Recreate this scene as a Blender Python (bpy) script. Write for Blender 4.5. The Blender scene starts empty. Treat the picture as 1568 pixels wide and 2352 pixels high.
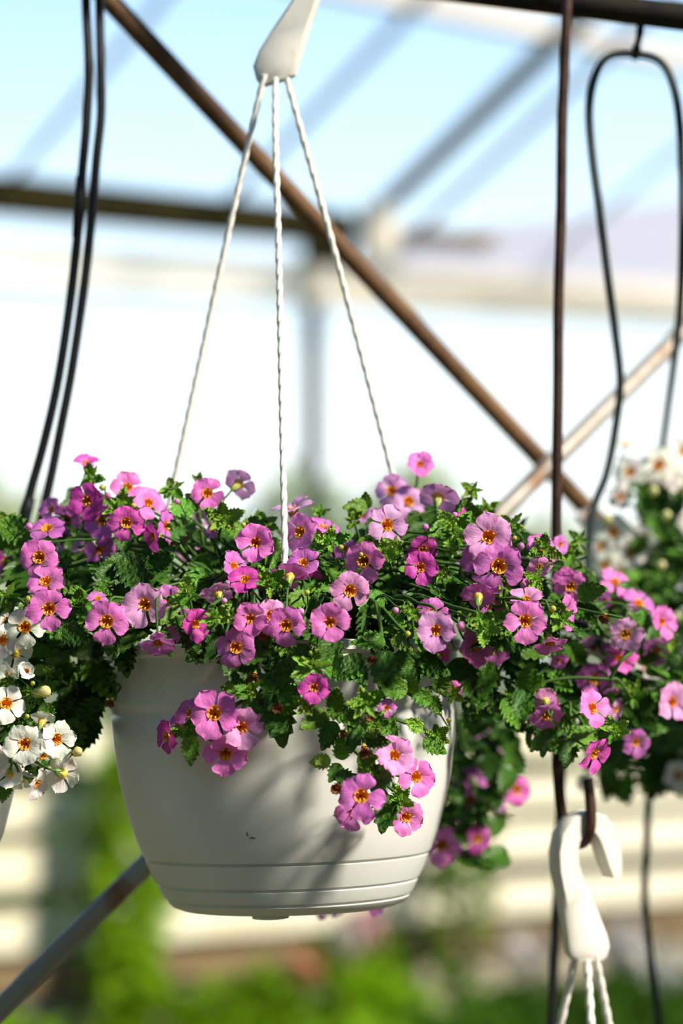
import bpy, bmesh, math, random
import numpy as np
from mathutils import Vector, Matrix

random.seed(7)
rng = np.random.default_rng(7)
scene = bpy.context.scene
col = scene.collection
R = math.radians

# ------------------------------------------------------------------ camera
CAM_D, CAM_H, PITCH, FPX = 1.8, 1.5, 3.85, 85.0 / 36.0 * 2352.0
cam_data = bpy.data.cameras.new('camera')
cam = bpy.data.objects.new('camera', cam_data)
col.objects.link(cam)
cam.location = (0, -CAM_D, CAM_H)
cam.rotation_euler = (R(90 + PITCH), 0, 0)
cam_data.sensor_fit = 'VERTICAL'
cam_data.sensor_height = 36
cam_data.sensor_width = 24
cam_data.lens = 85
cam_data.clip_start = 0.05
cam_data.clip_end = 500
cam_data.dof.use_dof = True
cam_data.dof.focus_distance = 1.665
cam_data.dof.aperture_fstop = 3.0
scene.camera = cam

# ------------------------------------------------------------------ sky, sun, exposure
world = bpy.data.worlds.new('sky')
scene.world = world
world.use_nodes = True
wn = world.node_tree.nodes; wl = world.node_tree.links
wn.clear()
w_out = wn.new('ShaderNodeOutputWorld'); w_bg = wn.new('ShaderNodeBackground')
w_tc = wn.new('ShaderNodeTexCoord'); w_sep = wn.new('ShaderNodeSeparateXYZ'); w_rmp = wn.new('ShaderNodeValToRGB')
wl.new(w_tc.outputs['Generated'], w_sep.inputs[0]); wl.new(w_sep.outputs['Z'], w_rmp.inputs[0])
wl.new(w_rmp.outputs[0], w_bg.inputs[0]); wl.new(w_bg.outputs[0], w_out.inputs[0])
SKY = [(0.0, (0.98, 1.0, 0.98)), (0.11, (0.88, 0.98, 1.0)), (0.20, (0.60, 0.82, 1.0)), (0.28, (0.40, 0.64, 0.92)), (0.5, (0.07, 0.14, 0.26)), (1.0, (0.03, 0.06, 0.14))]
e = w_rmp.color_ramp.elements
e[0].position, e[0].color = SKY[0][0], (*SKY[0][1], 1)
e[1].position, e[1].color = SKY[-1][0], (*SKY[-1][1], 1)
for p, c in SKY[1:-1]:
    k = e.new(p); k.color = (*c, 1)
w_bg.inputs[1].default_value = 1.12

SUN_AZ, SUN_EL = 57, 36            # degrees to the right of the line from the pot to the camera, and up
sd = Vector((math.sin(R(SUN_AZ)) * math.cos(R(SUN_EL)), -math.cos(R(SUN_AZ)) * math.cos(R(SUN_EL)), math.sin(R(SUN_EL))))
sun_data = bpy.data.lights.new('sun', 'SUN')
sun_data.energy = 5.1
sun_data.angle = R(8)          # the sun is softened by the film of the roof
sun_data.color = (1.0, 0.92, 0.77)
sun = bpy.data.objects.new('sun', sun_data)
col.objects.link(sun)
sun.rotation_euler = sd.to_track_quat('Z', 'Y').to_euler()
sun.location = sd * 20

vs = scene.view_settings
vs.view_transform = 'Standard'; vs.look = 'None'; vs.gamma = 1.0; vs.use_curve_mapping = False
vs.exposure = 0.48

# ------------------------------------------------------------------ helpers
CR = Matrix.Rotation(R(90 + PITCH), 3, 'X')
CAM = Vector((0, -CAM_D, CAM_H))
def ray(x, y):
    return CR @ Vector(((x - 784) / FPX, (1176 - y) / FPX, -1))
def at(x, y, D):
    """point of the photograph's pixel at depth D (world y, 0 = middle of the big pot)"""
    d = ray(x, y)
    return CAM + d * ((D + CAM_D) / d.y)
# the far side wall of the greenhouse: a vertical plane running away to the right
WP, WDIR = Vector((-1.24, 8.8 - CAM_D, 0)), Vector((2.78, 2.1, 0)).normalized()
WN = Vector((WDIR.y, -WDIR.x, 0))
def on_wall(x, y, off=0.0):
    d = ray(x, y)
    t = ((WP + WN * off) - CAM).dot(WN) / d.dot(WN)
    return CAM + d * t
def wall_pt(u, z, off=0.0):
    p = WP + WDIR * u + WN * off
    return Vector((p.x, p.y, z))
def wall_u(x, y=1500):
    return (on_wall(x, y) - WP).dot(WDIR)

def link(o, parent=None):
    col.objects.link(o)
    if parent is not None: o.parent = parent
    return o
def tag(o, label=None, cat=None, group=None, kind=None):
    if label: o['label'] = label
    if cat: o['category'] = cat
    if group: o['group'] = group
    if kind: o['kind'] = kind
    return o
def empty(name, loc):
    o = bpy.data.objects.new(name, None)
    o.empty_display_size = 0.02
    o.location = loc
    return link(o)
def mesh(name, verts, faces, mats, smooth=True, sharp=None, idx=None):
    me = bpy.data.meshes.new(name)
    me.from_pydata([tuple(v) for v in verts], [], [tuple(f) for f in faces])
    for m in (mats if isinstance(mats, (list, tuple)) else [mats]): me.materials.append(m)
    if idx is not None: me.polygons.foreach_set('material_index', idx)
    me.polygons.foreach_set('use_smooth', [smooth] * len(me.polygons))
    if sharp: me.set_sharp_from_angle(angle=R(sharp))
    me.update()
    return me
def obj(name, me, parent=None, loc=None):
    """mesh whose vertices are in world space when loc is None: move its origin to the parent"""
    o = bpy.data.objects.new(name, me)
    link(o, parent)
    if loc is not None: o.location = loc
    return o
def wobj(name, verts, faces, mats, parent=None, origin=None, **kw):
    """verts in world space; the object's origin is put at 'origin' or the parent's place"""
    base = Vector((0, 0, 0))
    q = parent
    while q is not None:
        base += q.matrix_basis.translation; q = q.parent
    org = Vector(origin) if origin is not None else base
    o = obj(name, mesh(name, [Vector(v) - org for v in verts], faces, mats, **kw), parent)
    o.location = org - base
    return o

def tube_data(pts, rad, sides=8, caps=True, off=0, twist=None):
    pts = [Vector(p) for p in pts]
    n = len(pts)
    rr = rad if isinstance(rad, (list, tuple)) else [rad] * n
    V, F = [], []
    prev = None
    for i, p in enumerate(pts):
        t = (pts[min(i + 1, n - 1)] - pts[max(i - 1, 0)]).normalized()
        if prev is None:
            a = Vector((0, 0, 1)) if abs(t.z) < 0.9 else Vector((0, 1, 0))
            u = t.cross(a).normalized()
        else:
            u = (prev - t * prev.dot(t)).normalized()
        prev = u
        w = t.cross(u)
        for k in range(sides):
            an = 2 * math.pi * k / sides
            V.append(p + (u * math.cos(an) + w * math.sin(an)) * rr[i])
    for i in range(n - 1):
        for k in range(sides):
            a = off + i * sides + k; b = off + i * sides + (k + 1) % sides
            F.append((a, b, b + sides, a + sides))
    if caps:
        F.append(tuple(off + k for k in reversed(range(sides))))
        F.append(tuple(off + (n - 1) * sides + k for k in range(sides)))
    return V, F
def spline(pts, n=40):
    """Catmull-Rom through pts"""
    P = [Vector(p) for p in pts]
    P = [P[0] * 2 - P[1]] + P + [P[-1] * 2 - P[-2]]
    out = []
    segs = len(P) - 3
    for s in range(segs):
        m = max(2, n // segs)
        for j in range(m + (1 if s == segs - 1 else 0)):
            t = j / m
            a, b, c, d = P[s:s + 4]
            out.append(0.5 * ((2 * b) + (c - a) * t + (2 * a - 5 * b + 4 * c - d) * t * t + (3 * b - a - 3 * c + d) * t ** 3))
    return out
def box_data(o, ax, ay, az, off=0):
    """box from corner o along three edge vectors"""
    V = [o + ax * i + ay * j + az * k for k in (0, 1) for j in (0, 1) for i in (0, 1)]
    F = [(0, 2, 3, 1), (4, 5, 7, 6), (0, 1, 5, 4), (2, 6, 7, 3), (0, 4, 6, 2), (1, 3, 7, 5)]
    return V, [tuple(off + i for i in f) for f in F]
def beam_data(a, b, w, h, up=Vector((0, 0, 1)), off=0):
    a, b = Vector(a), Vector(b)
    t = b - a
    s = t.cross(up).normalized(); u = s.cross(t).normalized()
    return box_data(a - s * w / 2 - u * h / 2, t, s * w, u * h, off)
def lathe_data(prof, seg=96, off=0):
    V, F = [], []
    n = len(prof)
    for k in range(seg):
        a = 2 * math.pi * k / seg
        for r, z in prof: V.append(Vector((r * math.cos(a), r * math.sin(a), z)))
    for k in range(seg):
        k2 = (k + 1) % seg
        for i in range(n - 1):
            F.append((off + k * n + i, off + k * n + i + 1, off + k2 * n + i + 1, off + k2 * n + i))
    return V, F

# ------------------------------------------------------------------ materials
def nodes_of(name):
    m = bpy.data.materials.new(name); m.use_nodes = True
    n = m.node_tree.nodes; n.clear()
    return m, n, m.node_tree.links
def mat(name, c, rough=0.6, c2=None, scale=30.0, detail=3.0, lo=0.4, hi=0.6, bump=0.0, bscale=None, spec=0.5, metal=0.0, stretch=None, sss=0.0):
    m, n, l = nodes_of(name)
    out = n.new('ShaderNodeOutputMaterial'); p = n.new('ShaderNodeBsdfPrincipled')
    l.new(p.outputs[0], out.inputs[0])
    p.inputs['Roughness'].default_value = rough
    p.inputs['Specular IOR Level'].default_value = spec
    p.inputs['Metallic'].default_value = metal
    p.inputs['Base Color'].default_value = (*c, 1)
    tc = n.new('ShaderNodeTexCoord'); mp = n.new('ShaderNodeMapping')
    l.new(tc.outputs['Object'], mp.inputs[0])
    if stretch: mp.inputs['Scale'].default_value = stretch
    if c2:
        t = n.new('ShaderNodeTexNoise'); t.inputs['Scale'].default_value = scale; t.inputs['Detail'].default_value = detail
        l.new(mp.outputs[0], t.inputs['Vector'])
        r = n.new('ShaderNodeValToRGB')
        r.color_ramp.elements[0].position, r.color_ramp.elements[0].color = lo, (*c, 1)
        r.color_ramp.elements[1].position, r.color_ramp.elements[1].color = hi, (*c2, 1)
        l.new(t.outputs['Fac'], r.inputs[0]); l.new(r.outputs[0], p.inputs['Base Color'])
    if bump:
        t2 = n.new('ShaderNodeTexNoise'); t2.inputs['Scale'].default_value = bscale or scale * 3; t2.inputs['Detail'].default_value = 4
        l.new(mp.outputs[0], t2.inputs['Vector'])
        b = n.new('ShaderNodeBump'); b.inputs['Strength'].default_value = bump; b.inputs['Distance'].default_value = 0.002
        l.new(t2.outputs['Fac'], b.inputs['Height']); l.new(b.outputs[0], p.inputs['Normal'])
    if sss:
        p.inputs['Subsurface Weight'].default_value = sss
        p.inputs['Subsurface Radius'].default_value = (0.004, 0.004, 0.003)
        p.inputs['Subsurface Scale'].default_value = 1.0
    return m
def leafy(name, trans, gloss, rough, scale, var=0.25, bump=0.35, ystretch=1.0):
    """thin blade or petal: colour from the object's own colour, light shining through"""
    m, n, l = nodes_of(name)
    out = n.new('ShaderNodeOutputMaterial')
    oi = n.new('ShaderNodeObjectInfo'); tc = n.new('ShaderNodeTexCoord'); mp = n.new('ShaderNodeMapping')
    mp.inputs['Scale'].default_value = (1, ystretch, 1)
    l.new(tc.outputs['Object'], mp.inputs[0])
    t = n.new('ShaderNodeTexNoise'); t.inputs['Scale'].default_value = scale; t.inputs['Detail'].default_value = 3
    l.new(mp.outputs[0], t.inputs['Vector'])
    mr = n.new('ShaderNodeMapRange'); mr.inputs['To Min'].default_value = 1 - var; mr.inputs['To Max'].default_value = 1 + var
    l.new(t.outputs['Fac'], mr.inputs['Value'])
    mul = n.new('ShaderNodeVectorMath'); mul.operation = 'SCALE'
    l.new(oi.outputs['Color'], mul.inputs[0]); l.new(mr.outputs[0], mul.inputs['Scale'])
    b = n.new('ShaderNodeBump'); b.inputs['Strength'].default_value = bump; b.inputs['Distance'].default_value = 0.03
    l.new(t.outputs['Fac'], b.inputs['Height'])
    d = n.new('ShaderNodeBsdfDiffuse'); tr = n.new('ShaderNodeBsdfTranslucent'); g = n.new('ShaderNodeBsdfGlossy')
    g.inputs['Roughness'].default_value = rough
    for q in (d, tr): l.new(mul.outputs[0], q.inputs['Color'])
    for q in (d, g): l.new(b.outputs[0], q.inputs['Normal'])
    m1 = n.new('ShaderNodeMixShader'); m1.inputs[0].default_value = trans
    l.new(d.outputs[0], m1.inputs[1]); l.new(tr.outputs[0], m1.inputs[2])
    m2 = n.new('ShaderNodeMixShader'); m2.inputs[0].default_value = gloss
    l.new(m1.outputs[0], m2.inputs[1]); l.new(g.outputs[0], m2.inputs[2])
    l.new(m2.outputs[0], out.inputs[0])
    return m
def film(name, c, veil):
    """clear or milky greenhouse film"""
    m, n, l = nodes_of(name)
    out = n.new('ShaderNodeOutputMaterial')
    tp = n.new('ShaderNodeBsdfTransparent'); d = n.new('ShaderNodeBsdfDiffuse'); tr = n.new('ShaderNodeBsdfTranslucent')
    d.inputs[0].default_value = (*c, 1); tr.inputs[0].default_value = (*c, 1)
    m1 = n.new('ShaderNodeMixShader'); m1.inputs[0].default_value = 0.5
    l.new(d.outputs[0], m1.inputs[1]); l.new(tr.outputs[0], m1.inputs[2])
    m2 = n.new('ShaderNodeMixShader'); m2.inputs[0].default_value = veil
    l.new(tp.outputs[0], m2.inputs[1]); l.new(m1.outputs[0], m2.inputs[2])
    l.new(m2.outputs[0], out.inputs[0])
    return m

M_PETAL = leafy('petal', 0.34, 0.025, 0.5, 2.6, 0.09, 0.14, 0.5)
M_LEAF = leafy('leaf', 0.28, 0.03, 0.40, 5.0, 0.25, 0.45)
M_FARLEAF = leafy('far_leaf', 0.40, 0.004, 0.5, 0.9, 0.5, 0.0)
M_STEM = mat('stem', (0.04, 0.10, 0.018), 0.6, (0.07, 0.15, 0.03), 40, spec=0.2)
M_THROAT = mat('throat', (0.74, 0.22, 0.010), 0.55, (0.90, 0.45, 0.025), 6, lo=0.35, hi=0.65)
M_TUBE = mat('corolla_tube', (0.85, 0.42, 0.03), 0.55, (0.75, 0.55, 0.10), 4)
M_ANTHER = mat('anther', (0.88, 0.50, 0.05), 0.5)
M_CALYX = mat('calyx', (0.12, 0.26, 0.04), 0.55, (0.20, 0.34, 0.07), 8)
M_POT = mat('white_plastic', (0.70, 0.71, 0.67), 0.36, (0.74, 0.75, 0.71), 14, lo=0.3, hi=0.7, spec=0.45, sss=0.10)
M_SOIL = mat('soil', (0.03, 0.02, 0.012), 0.9, (0.07, 0.045, 0.025), 120, bump=1.0)
M_CORD = mat('cord', (0.80, 0.77, 0.70), 0.6, (0.86, 0.84, 0.78), 200)
M_HOOK = mat('hook_plastic', (0.82, 0.79, 0.72), 0.45, (0.66, 0.62, 0.55), 55, lo=0.55, hi=0.75)
M_RUST = mat('rusty_pipe', (0.09, 0.036, 0.010), 0.65, (0.21, 0.105, 0.036), 22, detail=6, lo=0.35, hi=0.7, bump=0.5, bscale=180)
M_GALV = mat('galvanised_pipe', (0.36, 0.33, 0.29), 0.42, (0.24, 0.115, 0.045), 26, detail=6, lo=0.50, hi=0.68, bump=0.3, bscale=160, metal=0.15)
M_BEAM = mat('black_beam', (0.012, 0.010, 0.008), 0.6, (0.025, 0.019, 0.012), 20, spec=0.2)
M_WIRE = mat('brown_wire', (0.030, 0.012, 0.008), 0.6, (0.055, 0.024, 0.014), 60, bump=0.4, spec=0.25)
M_TUBEB = mat('black_tube', (0.008, 0.009, 0.009), 0.5, (0.014, 0.016, 0.016), 30, spec=0.2)
M_TUBEG = mat('grey_tube', (0.03, 0.042, 0.045), 0.5, (0.05, 0.062, 0.064), 30, spec=0.3)
M_WOOD = mat('brown_beam', (0.017, 0.014, 0.003), 0.85, (0.028, 0.023, 0.005), 2, spec=0.1)
M_POST = mat('dark_post', (0.028, 0.030, 0.029), 0.7, (0.045, 0.045, 0.042), 3, spec=0.2)
M_CREAM = mat('cream_paint', (0.86, 0.76, 0.60), 0.6, (0.88, 0.80, 0.66), 2)
M_GUTTER = mat('sunlit_gutter', (0.92, 0.90, 0.84), 0.55, (0.90, 0.87, 0.80), 2)
M_WHITE = mat('white_paint', (0.80, 0.75, 0.60), 0.55, (0.73, 0.67, 0.50), 2)
M_RAFT = mat('rafter_paint', (0.16, 0.17, 0.15), 0.55, (0.22, 0.22, 0.19), 2)
M_RAFT2 = mat('pale_rafter', (0.55, 0.62, 0.72), 0.5, (0.60, 0.66, 0.74), 2)
M_PURLIN = mat('pale_purlin', (0.62, 0.58, 0.55), 0.55, (0.70, 0.65, 0.60), 2)
M_ROOF = film('roof_film', (0.85, 0.93, 1.0), 0.06)
M_WFILM = film('wall_film', (0.95, 0.97, 0.97), 0.10)
M_GFILM = film('gable_film', (0.70, 0.70, 0.80), 0.80)
M_GROUND = mat('ground', (0.07, 0.075, 0.035), 0.9, (0.12, 0.10, 0.06), 1.5, detail=6)
M_GRAVEL = mat('gravel', (0.27, 0.24, 0.18), 0.9, (0.36, 0.32, 0.25), 6, detail=6)
M_TIMBER = mat('timber', (0.15, 0.10, 0.05), 0.75, (0.21, 0.14, 0.07), 3)
M_BARK = mat('bark', (0.10, 0.075, 0.05), 0.85, (0.15, 0.11, 0.08), 5)

# ------------------------------------------------------------------ the setting
ground = obj('floor', mesh('floor', [(-150, -60, 0), (150, -60, 0), (150, 240, 0), (-150, 240, 0)], [(0, 1, 2, 3)], M_GROUND, smooth=False))
tag(ground, kind='structure')
U0, U1 = wall_u(-500), wall_u(2100)
wall = empty('wall_back', wall_pt((U0 + U1) / 2, 0)); tag(wall, kind='structure')
# sun-bleached boards along the foot of the wall, each one a board
zc = CAM_H
bl = (U1 - U0) / 4
for (h0, h1) in ((0.19, 0.35), (0.43, 0.56), (0.62, 0.78), (0.86, 1.00)):
    for k in range(4):
        a = U0 + bl * k + 0.006
        V, F = box_data(wall_pt(a, zc - h1, 0.0), WDIR * (bl - 0.012), WN * 0.03, Vector((0, 0, h1 - h0)))
        wobj('board', V, F, M_WHITE, wall, smooth=False)
V, F = box_data(wall_pt(U0, zc - 1.14, -0.02), WDIR * (U1 - U0), WN * 0.09, Vector((0, 0, 0.09)))
wobj('sill_timber', V, F, M_TIMBER, wall, smooth=False)
V, F = box_data(wall_pt(U0, 0, -0.05), WDIR * (U1 - U0), WN * 0.06, Vector((0, 0, zc - 1.14)))
wobj('plinth', V, F, M_GRAVEL, wall, smooth=False)
# posts behind the boards, the near dark one in view
for x, w in ((-350, 0.055), (735, 0.042), (1850, 0.055)):
    u = wall_u(x)
    V, F = box_data(wall_pt(u - w / 2, 0, -0.09), WDIR * w, WN * 0.07, Vector((0, 0, 3.4)))
    wobj('post', V, F, M_POST, wall, smooth=False)
# header: long pale gutter and the dark beam above it
def wall_beam(name, m, p, q, th, off, dep):
    a, b = on_wall(*p, off), on_wall(*q, off)
    V, F = beam_data(a, b, dep, th)
    return wobj(name, V, F, m, wall, smooth=False)
wall_beam('gutter', M_GUTTER, (-500, 575), (735, 651), 0.16, 0.05, 0.10)  # left run coloured whiter: the overexposed sunlight is put into its colour
wall_beam('gutter', M_CREAM, (736, 651), (2100, 735), 0.16, 0.05, 0.10)
wall_beam('header_beam', M_WOOD, (-500, 398), (800, 528), 0.14, 0.06, 0.09)
wall_beam('header_beam', M_TIMBER, (800, 528), (1130, 548), 0.045, 0.02, 0.06)
V, F = box_data(on_wall(692, 694, 0.11), WDIR * 0.29, WN * 0.06, Vector((0, 0, 0.145))); wobj('bracket', V, F, M_CREAM, wall, smooth=False)
V, F = box_data(on_wall(824, 600, 0.10), WDIR * 0.145, WN * 0.07, Vector((0, 0, 0.24))); wobj('bracket', V, F, M_CREAM, wall, smooth=False)
V, F = box_data(on_wall(692, 612, 0.12), WDIR * 0.22, WN * 0.04, Vector((0, 0, 0.20))); wobj('gusset', V, F, M_WOOD, wall, smooth=False)
# film panes of the wall, between the boards and the gutter, then up to the eave
xs = [-500, -150, 190, 560, 735, 1080, 1440, 1780, 2100]
for i in range(len(xs) - 1):
    ua, ub = wall_u(xs[i]) + 0.01, wall_u(xs[i + 1]) - 0.01
    V, F = box_data(wall_pt(ua, zc - 0.17, -0.03), WDIR * (ub - ua), WN * 0.006, Vector((0, 0, 1.75)))
    wobj('pane', V, F, M_WFILM, wall, smooth=False)
V = [on_wall(905, 548, 0.0), on_wall(905, 668, 0.0), on_wall(2100, 725, 0.0), on_wall(2100, 380, 0.0)]
V += [v - WN * 0.01 for v in V]
wobj('gable_pane', V, [(0, 1, 2, 3), (7, 6, 5, 4), (0, 4, 5, 1), (1, 5, 6, 2), (2, 6, 7, 3), (3, 7, 4, 0)], M_GFILM, wall, smooth=False)

# roof: rafters rise from the wall's eave towards the ridge above the visitor
SL = Vector((WN.x, WN.y, 0.44)).normalized()
eave = on_wall(870, 488)
roof = empty('ceiling', wall_pt((U0 + U1) / 2, eave.z)); tag(roof, kind='structure')
def eave_pt(u, t=0.0):
    return wall_pt(u, eave.z) + SL * t
for x, w, m in ((-330, 0.024, M_RAFT2), (60, 0.024, M_RAFT2), (545, 0.030, M_RAFT2), (868, 0.058, M_RAFT), (985, 0.03, M_PURLIN), (1310, 0.022, M_RAFT2), (1700, 0.024, M_RAFT2)):
    u = wall_u(x, 490)
    V, F = beam_data(eave_pt(u, 0.0 if x == 868 else -0.2), eave_pt(u, 5.0), w, w * 1.1)
    wobj('rafter', V, F, m, roof, smooth=False)
for t, w in ((1.24, 0.07), (2.5, 0.06), (3.8, 0.06)):
    V, F = beam_data(eave_pt(U0, t), eave_pt(U1, t), w, w)
    wobj('purlin', V, F, M_PURLIN, roof, smooth=False)
us = [wall_u(x, 490) for x in (-500, -330, 60, 545, 868, 1310, 1700, 2100)]
for i in range(len(us) - 1):
    ups = SL.cross(WDIR).normalized() * 0.04
    for t0, t1 in ((0.02, 1.2), (1.28, 2.46), (2.54, 3.76), (3.84, 5.0)):
        a, b = us[i] + 0.01, us[i + 1] - 0.01
        V, F = box_data(eave_pt(a, t0) + ups, WDIR * (b - a), SL * (t1 - t0), ups * 0.1)
        wobj('pane', V, F, M_ROOF, roof, smooth=False)

M_SKY_BLOCK = mat('sky_block_net', (0.045, 0.085, 0.035), 0.8, (0.06, 0.11, 0.045), 40, spec=0.1)
def sky_block_wall(name, a, b, h, n):  # unseen netting and posts, added to cut the sky light on the pot
    a, b = Vector(a), Vector(b)
    t = empty(name, a.lerp(b, .5)); tag(t, kind='structure')
    d = (b - a) / n; nn = Vector((-d.y, d.x, 0)).normalized() * 0.01
    for k in range(n):
        V, F = box_data(a + d * k + d * 0.02, d * 0.96, nn, Vector((0, 0, h))); wobj('sky_block_panel', V, F, M_SKY_BLOCK, t, smooth=False)
        V, F = tube_data([a + d * k, a + d * k + Vector((0, 0, h + .2))], 0.025, 8); wobj('post', V, F, M_POST, t)
sky_block_wall('added_net_left', (-4.5, 5.0, 0), (-4.5, -8.0, 0), 4.0, 6)
sky_block_wall('added_net_front', (-4.5, -8.0, 0), (6.5, -8.0, 0), 4.6, 5)
sky_block_wall('added_net_right', (6.5, -8.0, 0), (6.5, 9.0, 0), 3.6, 8)

# ------------------------------------------------------------------ pipes, wires and tubes around the pots
def pipe(name, m, pts, rad, label, cat, sides=14, group=None, n=None):
    P = spline(pts, n) if n else [Vector(p) for p in pts]
    V, F = tube_data(P, rad, sides)
    o = wobj(name, V, F, m, None, origin=P[0], sharp=50)
    return tag(o, label, cat, group)
b1a, b1b = at(150, -106, 0.19), at(1480, 1310, 0.52)
b1 = [b1a.lerp(b1b, t) for t in np.linspace(0, 1, 24)]
pipe('brace_pipe', M_RUST, b1, 0.0089, 'rusty brown brace pipe sloping down to the right behind the cords', 'pipe')
b2a, b2b = at(-150, 2467, 0.06), at(1700, 632, 0.58)
b2 = [b2a.lerp(b2b, t) for t in np.linspace(0, 1, 24)]
pipe('brace_pipe', M_GALV, b2, 0.0088, 'grey galvanised brace pipe with rust flecks, rising to the right behind the pot', 'pipe')
pipe('overhead_pipe', M_BEAM, [at(-300, -192, 0.22), at(2300, 130, 0.12)], 0.0112, 'thick black pipe crossing the top right corner', 'pipe', 20)

pipe('overhead_pipe', M_GALV, [at(-600, -112, 0.0), at(950, -112, 0.0)], 0.005, 'thin grey pipe above the big pot that carries the top hook', 'pipe', 12)

DW = 0.10
wire_px = [(1300, -8), (1301, -46), (1302, -62), (1302, -34), (1302, 0), (1296, 140), (1290, 300), (1288, 480), (1282, 700), (1281, 900), (1278, 1100), (1277, 1300), (1276, 1500), (1278, 1700), (1284, 1820), (1296, 1900), (1318, 1934), (1340, 1930), (1354, 1905), (1356, 1850), (1350, 1790)]
pts = [at(x, y, DW + (0.0 if y < 1880 else 0.0)) for x, y in wire_px]
pts[0] = at(1300, -8, 0.188); pts[1] = at(1301, -46, 0.178); pts[2] = at(1302, -62, 0.150); pts[3] = at(1302, -34, 0.112)
pts[-1] = at(1350, 1790, DW - 0.02); pts[-2] = at(1356, 1850, DW - 0.024); pts[-3] = at(1355, 1905, DW - 0.024); pts[-4] = at(1340, 1934, DW - 0.016); pts[-5] = at(1316, 1934, DW - 0.004)
pipe('hook_wire', M_WIRE, pts, 0.0042, 'long brown wire hook hanging from the black pipe at right', 'wire hook', 10, n=120)
# slack drip tubes on the left
TL1 = [(196, -118), (197, 0), (204, 150), (198, 290), (188, 400), (180, 520), (160, 700), (132, 880), (100, 1020), (72, 1120), (55, 1190), (38, 1270), (28, 1400)]
TL2 = [(225, -118), (228, 0), (231, 140), (232, 260), (222, 360), (212, 480), (194, 650), (165, 850), (140, 980), (118, 1090), (98, 1180), (85, 1260), (80, 1400)]
t1 = pipe('drip_tube', M_TUBEB, [at(x, y, 0.11 if y > -100 else 0.0) for x, y in TL1], 0.0037, 'black drip tube at far left, the outer of two, with a joint low down', 'tube', 10, n=80)
t2 = pipe('drip_tube', M_TUBEB, [at(x, y, 0.12 if y > -100 else 0.0) for x, y in TL2], 0.0037, 'black drip tube at left, the inner one beside the brown brace', 'tube', 10, n=80)
P = [at(68, 1142, 0.11), at(60, 1172, 0.11), at(46, 1235, 0.11)]
V, F = tube_data(P, [0.0045, 0.0052, 0.0050], 12); wobj('connector', V, F, M_TUBEB, t1)
P = [at(186, 405, 0.11), at(182, 470, 0.11), at(176, 545, 0.11)]
V, F = tube_data(P, [0.0040, 0.0044, 0.0038], 12); wobj('connector', V, F, M_TUBEB, t1)
# loop of tube tied under the black pipe on the right
TR = [(1372, 1480), (1350, 1330), (1360, 1180), (1392, 1090), (1412, 990), (1424, 880), (1412, 760), (1396, 640), (1376, 480), (1358, 340), (1353, 240), (1370, 165), (1402, 128), (1460, 124), (1512, 138), (1540, 180), (1558, 260), (1566, 400), (1567, 560), (1560, 720), (1545, 850), (1530, 960), (1518, 1060), (1505, 1250), (1495, 1500), (1492, 1750), (1489, 1830), (1484, 1960), (1480, 2060), (1490, 2180), (1502, 2260), (1515, 2380), (1520, 2480)]
pts = [at(x, y, 0.19 + (0.27 * min(1, max(0, (y - 560) / 440)) if i > 14 else 0.08 * min(1, max(0, (y - 500) / 500)))) for i, (x, y) in enumerate(TR)]
lt = pipe('tube_loop', M_TUBEG, pts, 0.0036, 'grey drip tube looped and tied below the black pipe at right', 'tube', 10, n=220)
V, F = tube_data(spline([at(1471, 55, 0.165), at(1468, 85, 0.16), at(1462, 110, 0.175), at(1458, 130, 0.19)], 16), [0.0034] * 5 + [0.0026] * 5 + [0.0038] * (len(spline([(0,0,0)]*4,16)) - 10), 8)
wobj('tie', V, F, M_TUBEB, lt)
pipe('drip_tube', M_TUBEB, [at(x, y, 0.30) for x, y in ((1300, 1500), (1290, 1750), (1283, 1950), (1277, 2100), (1272, 2200), (1266, 2352), (1262, 2470))], 0.0042, 'black drip tube hanging behind the lower white hook', 'tube', 10, n=40)

# ------------------------------------------------------------------ pots
S0 = CAM_D / FPX                     # metres per pixel at the pot's middle
PC = at(650, 1550, 0.0)              # middle of the big pot
def pot_z(y): return (1550 - y) * S0
outer = [(398, 1477), (408, 1478), (413, 1482), (413, 1499), (408, 1503), (402, 1507), (401, 1600), (399, 1614), (393, 1622), (392, 1634), (395, 1640), (390, 1700), (378, 1780), (362, 1850), (346, 1908), (331, 1946),
         (327, 1954), (319, 1955), (318, 1960), (323, 1962), (312, 1990), (302, 2008), (300, 2012), (293, 2013), (292, 2018), (296, 2020), (286, 2040), (281, 2047), (274, 2048), (273, 2053), (276, 2055), (264, 2067), (246, 2074), (215, 2077), (0.3, 2077)]
inner = [(0.3, 2068), (200, 2068), (250, 2055), (310, 1940), (350, 1850), (382, 1700), (390, 1600), (394, 1490), (398, 1477)]
PROF = [(r * S0, pot_z(y)) for r, y in outer + inner]
V, F = lathe_data(PROF, 128)
ME_POT = mesh('pot_body', V, F, M_POT, sharp=35)
V, F = box_data(Vector((-0.009, 0, 0)), Vector((0.018, 0, 0)), Vector((0, 0.009, 0)), Vector((0, 0, 0.012)))
V = [v + (Vector((0, 0.0, -0.006)) if (v.y > 0.005 and v.z < 0.005) else Vector((0, 0, 0))) for v in V]
ME_LUG = mesh('lug', V, F, M_POT, smooth=False)
V, F = lathe_data([(0.0005, -0.002), (0.010, -0.002), (0.013, -0.0015), (0.0135, 0.001), (0.0005, 0.001)], 20)
ME_FOOT = mesh('foot', V, F, M_POT, sharp=40)
soil_prof = [(0.0003, 0.020), (0.04, 0.018), (0.08, 0.012), (0.11, 0.004), (0.125, -0.004), (0.125, -0.012), (0.0003, -0.012)]
V, F = lathe_data(soil_prof, 40)
V = [v + Vector((0, 0, random.uniform(-0.002, 0.002))) for v in V]
ME_SOIL = mesh('potting_soil', V, F, M_SOIL)
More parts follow.
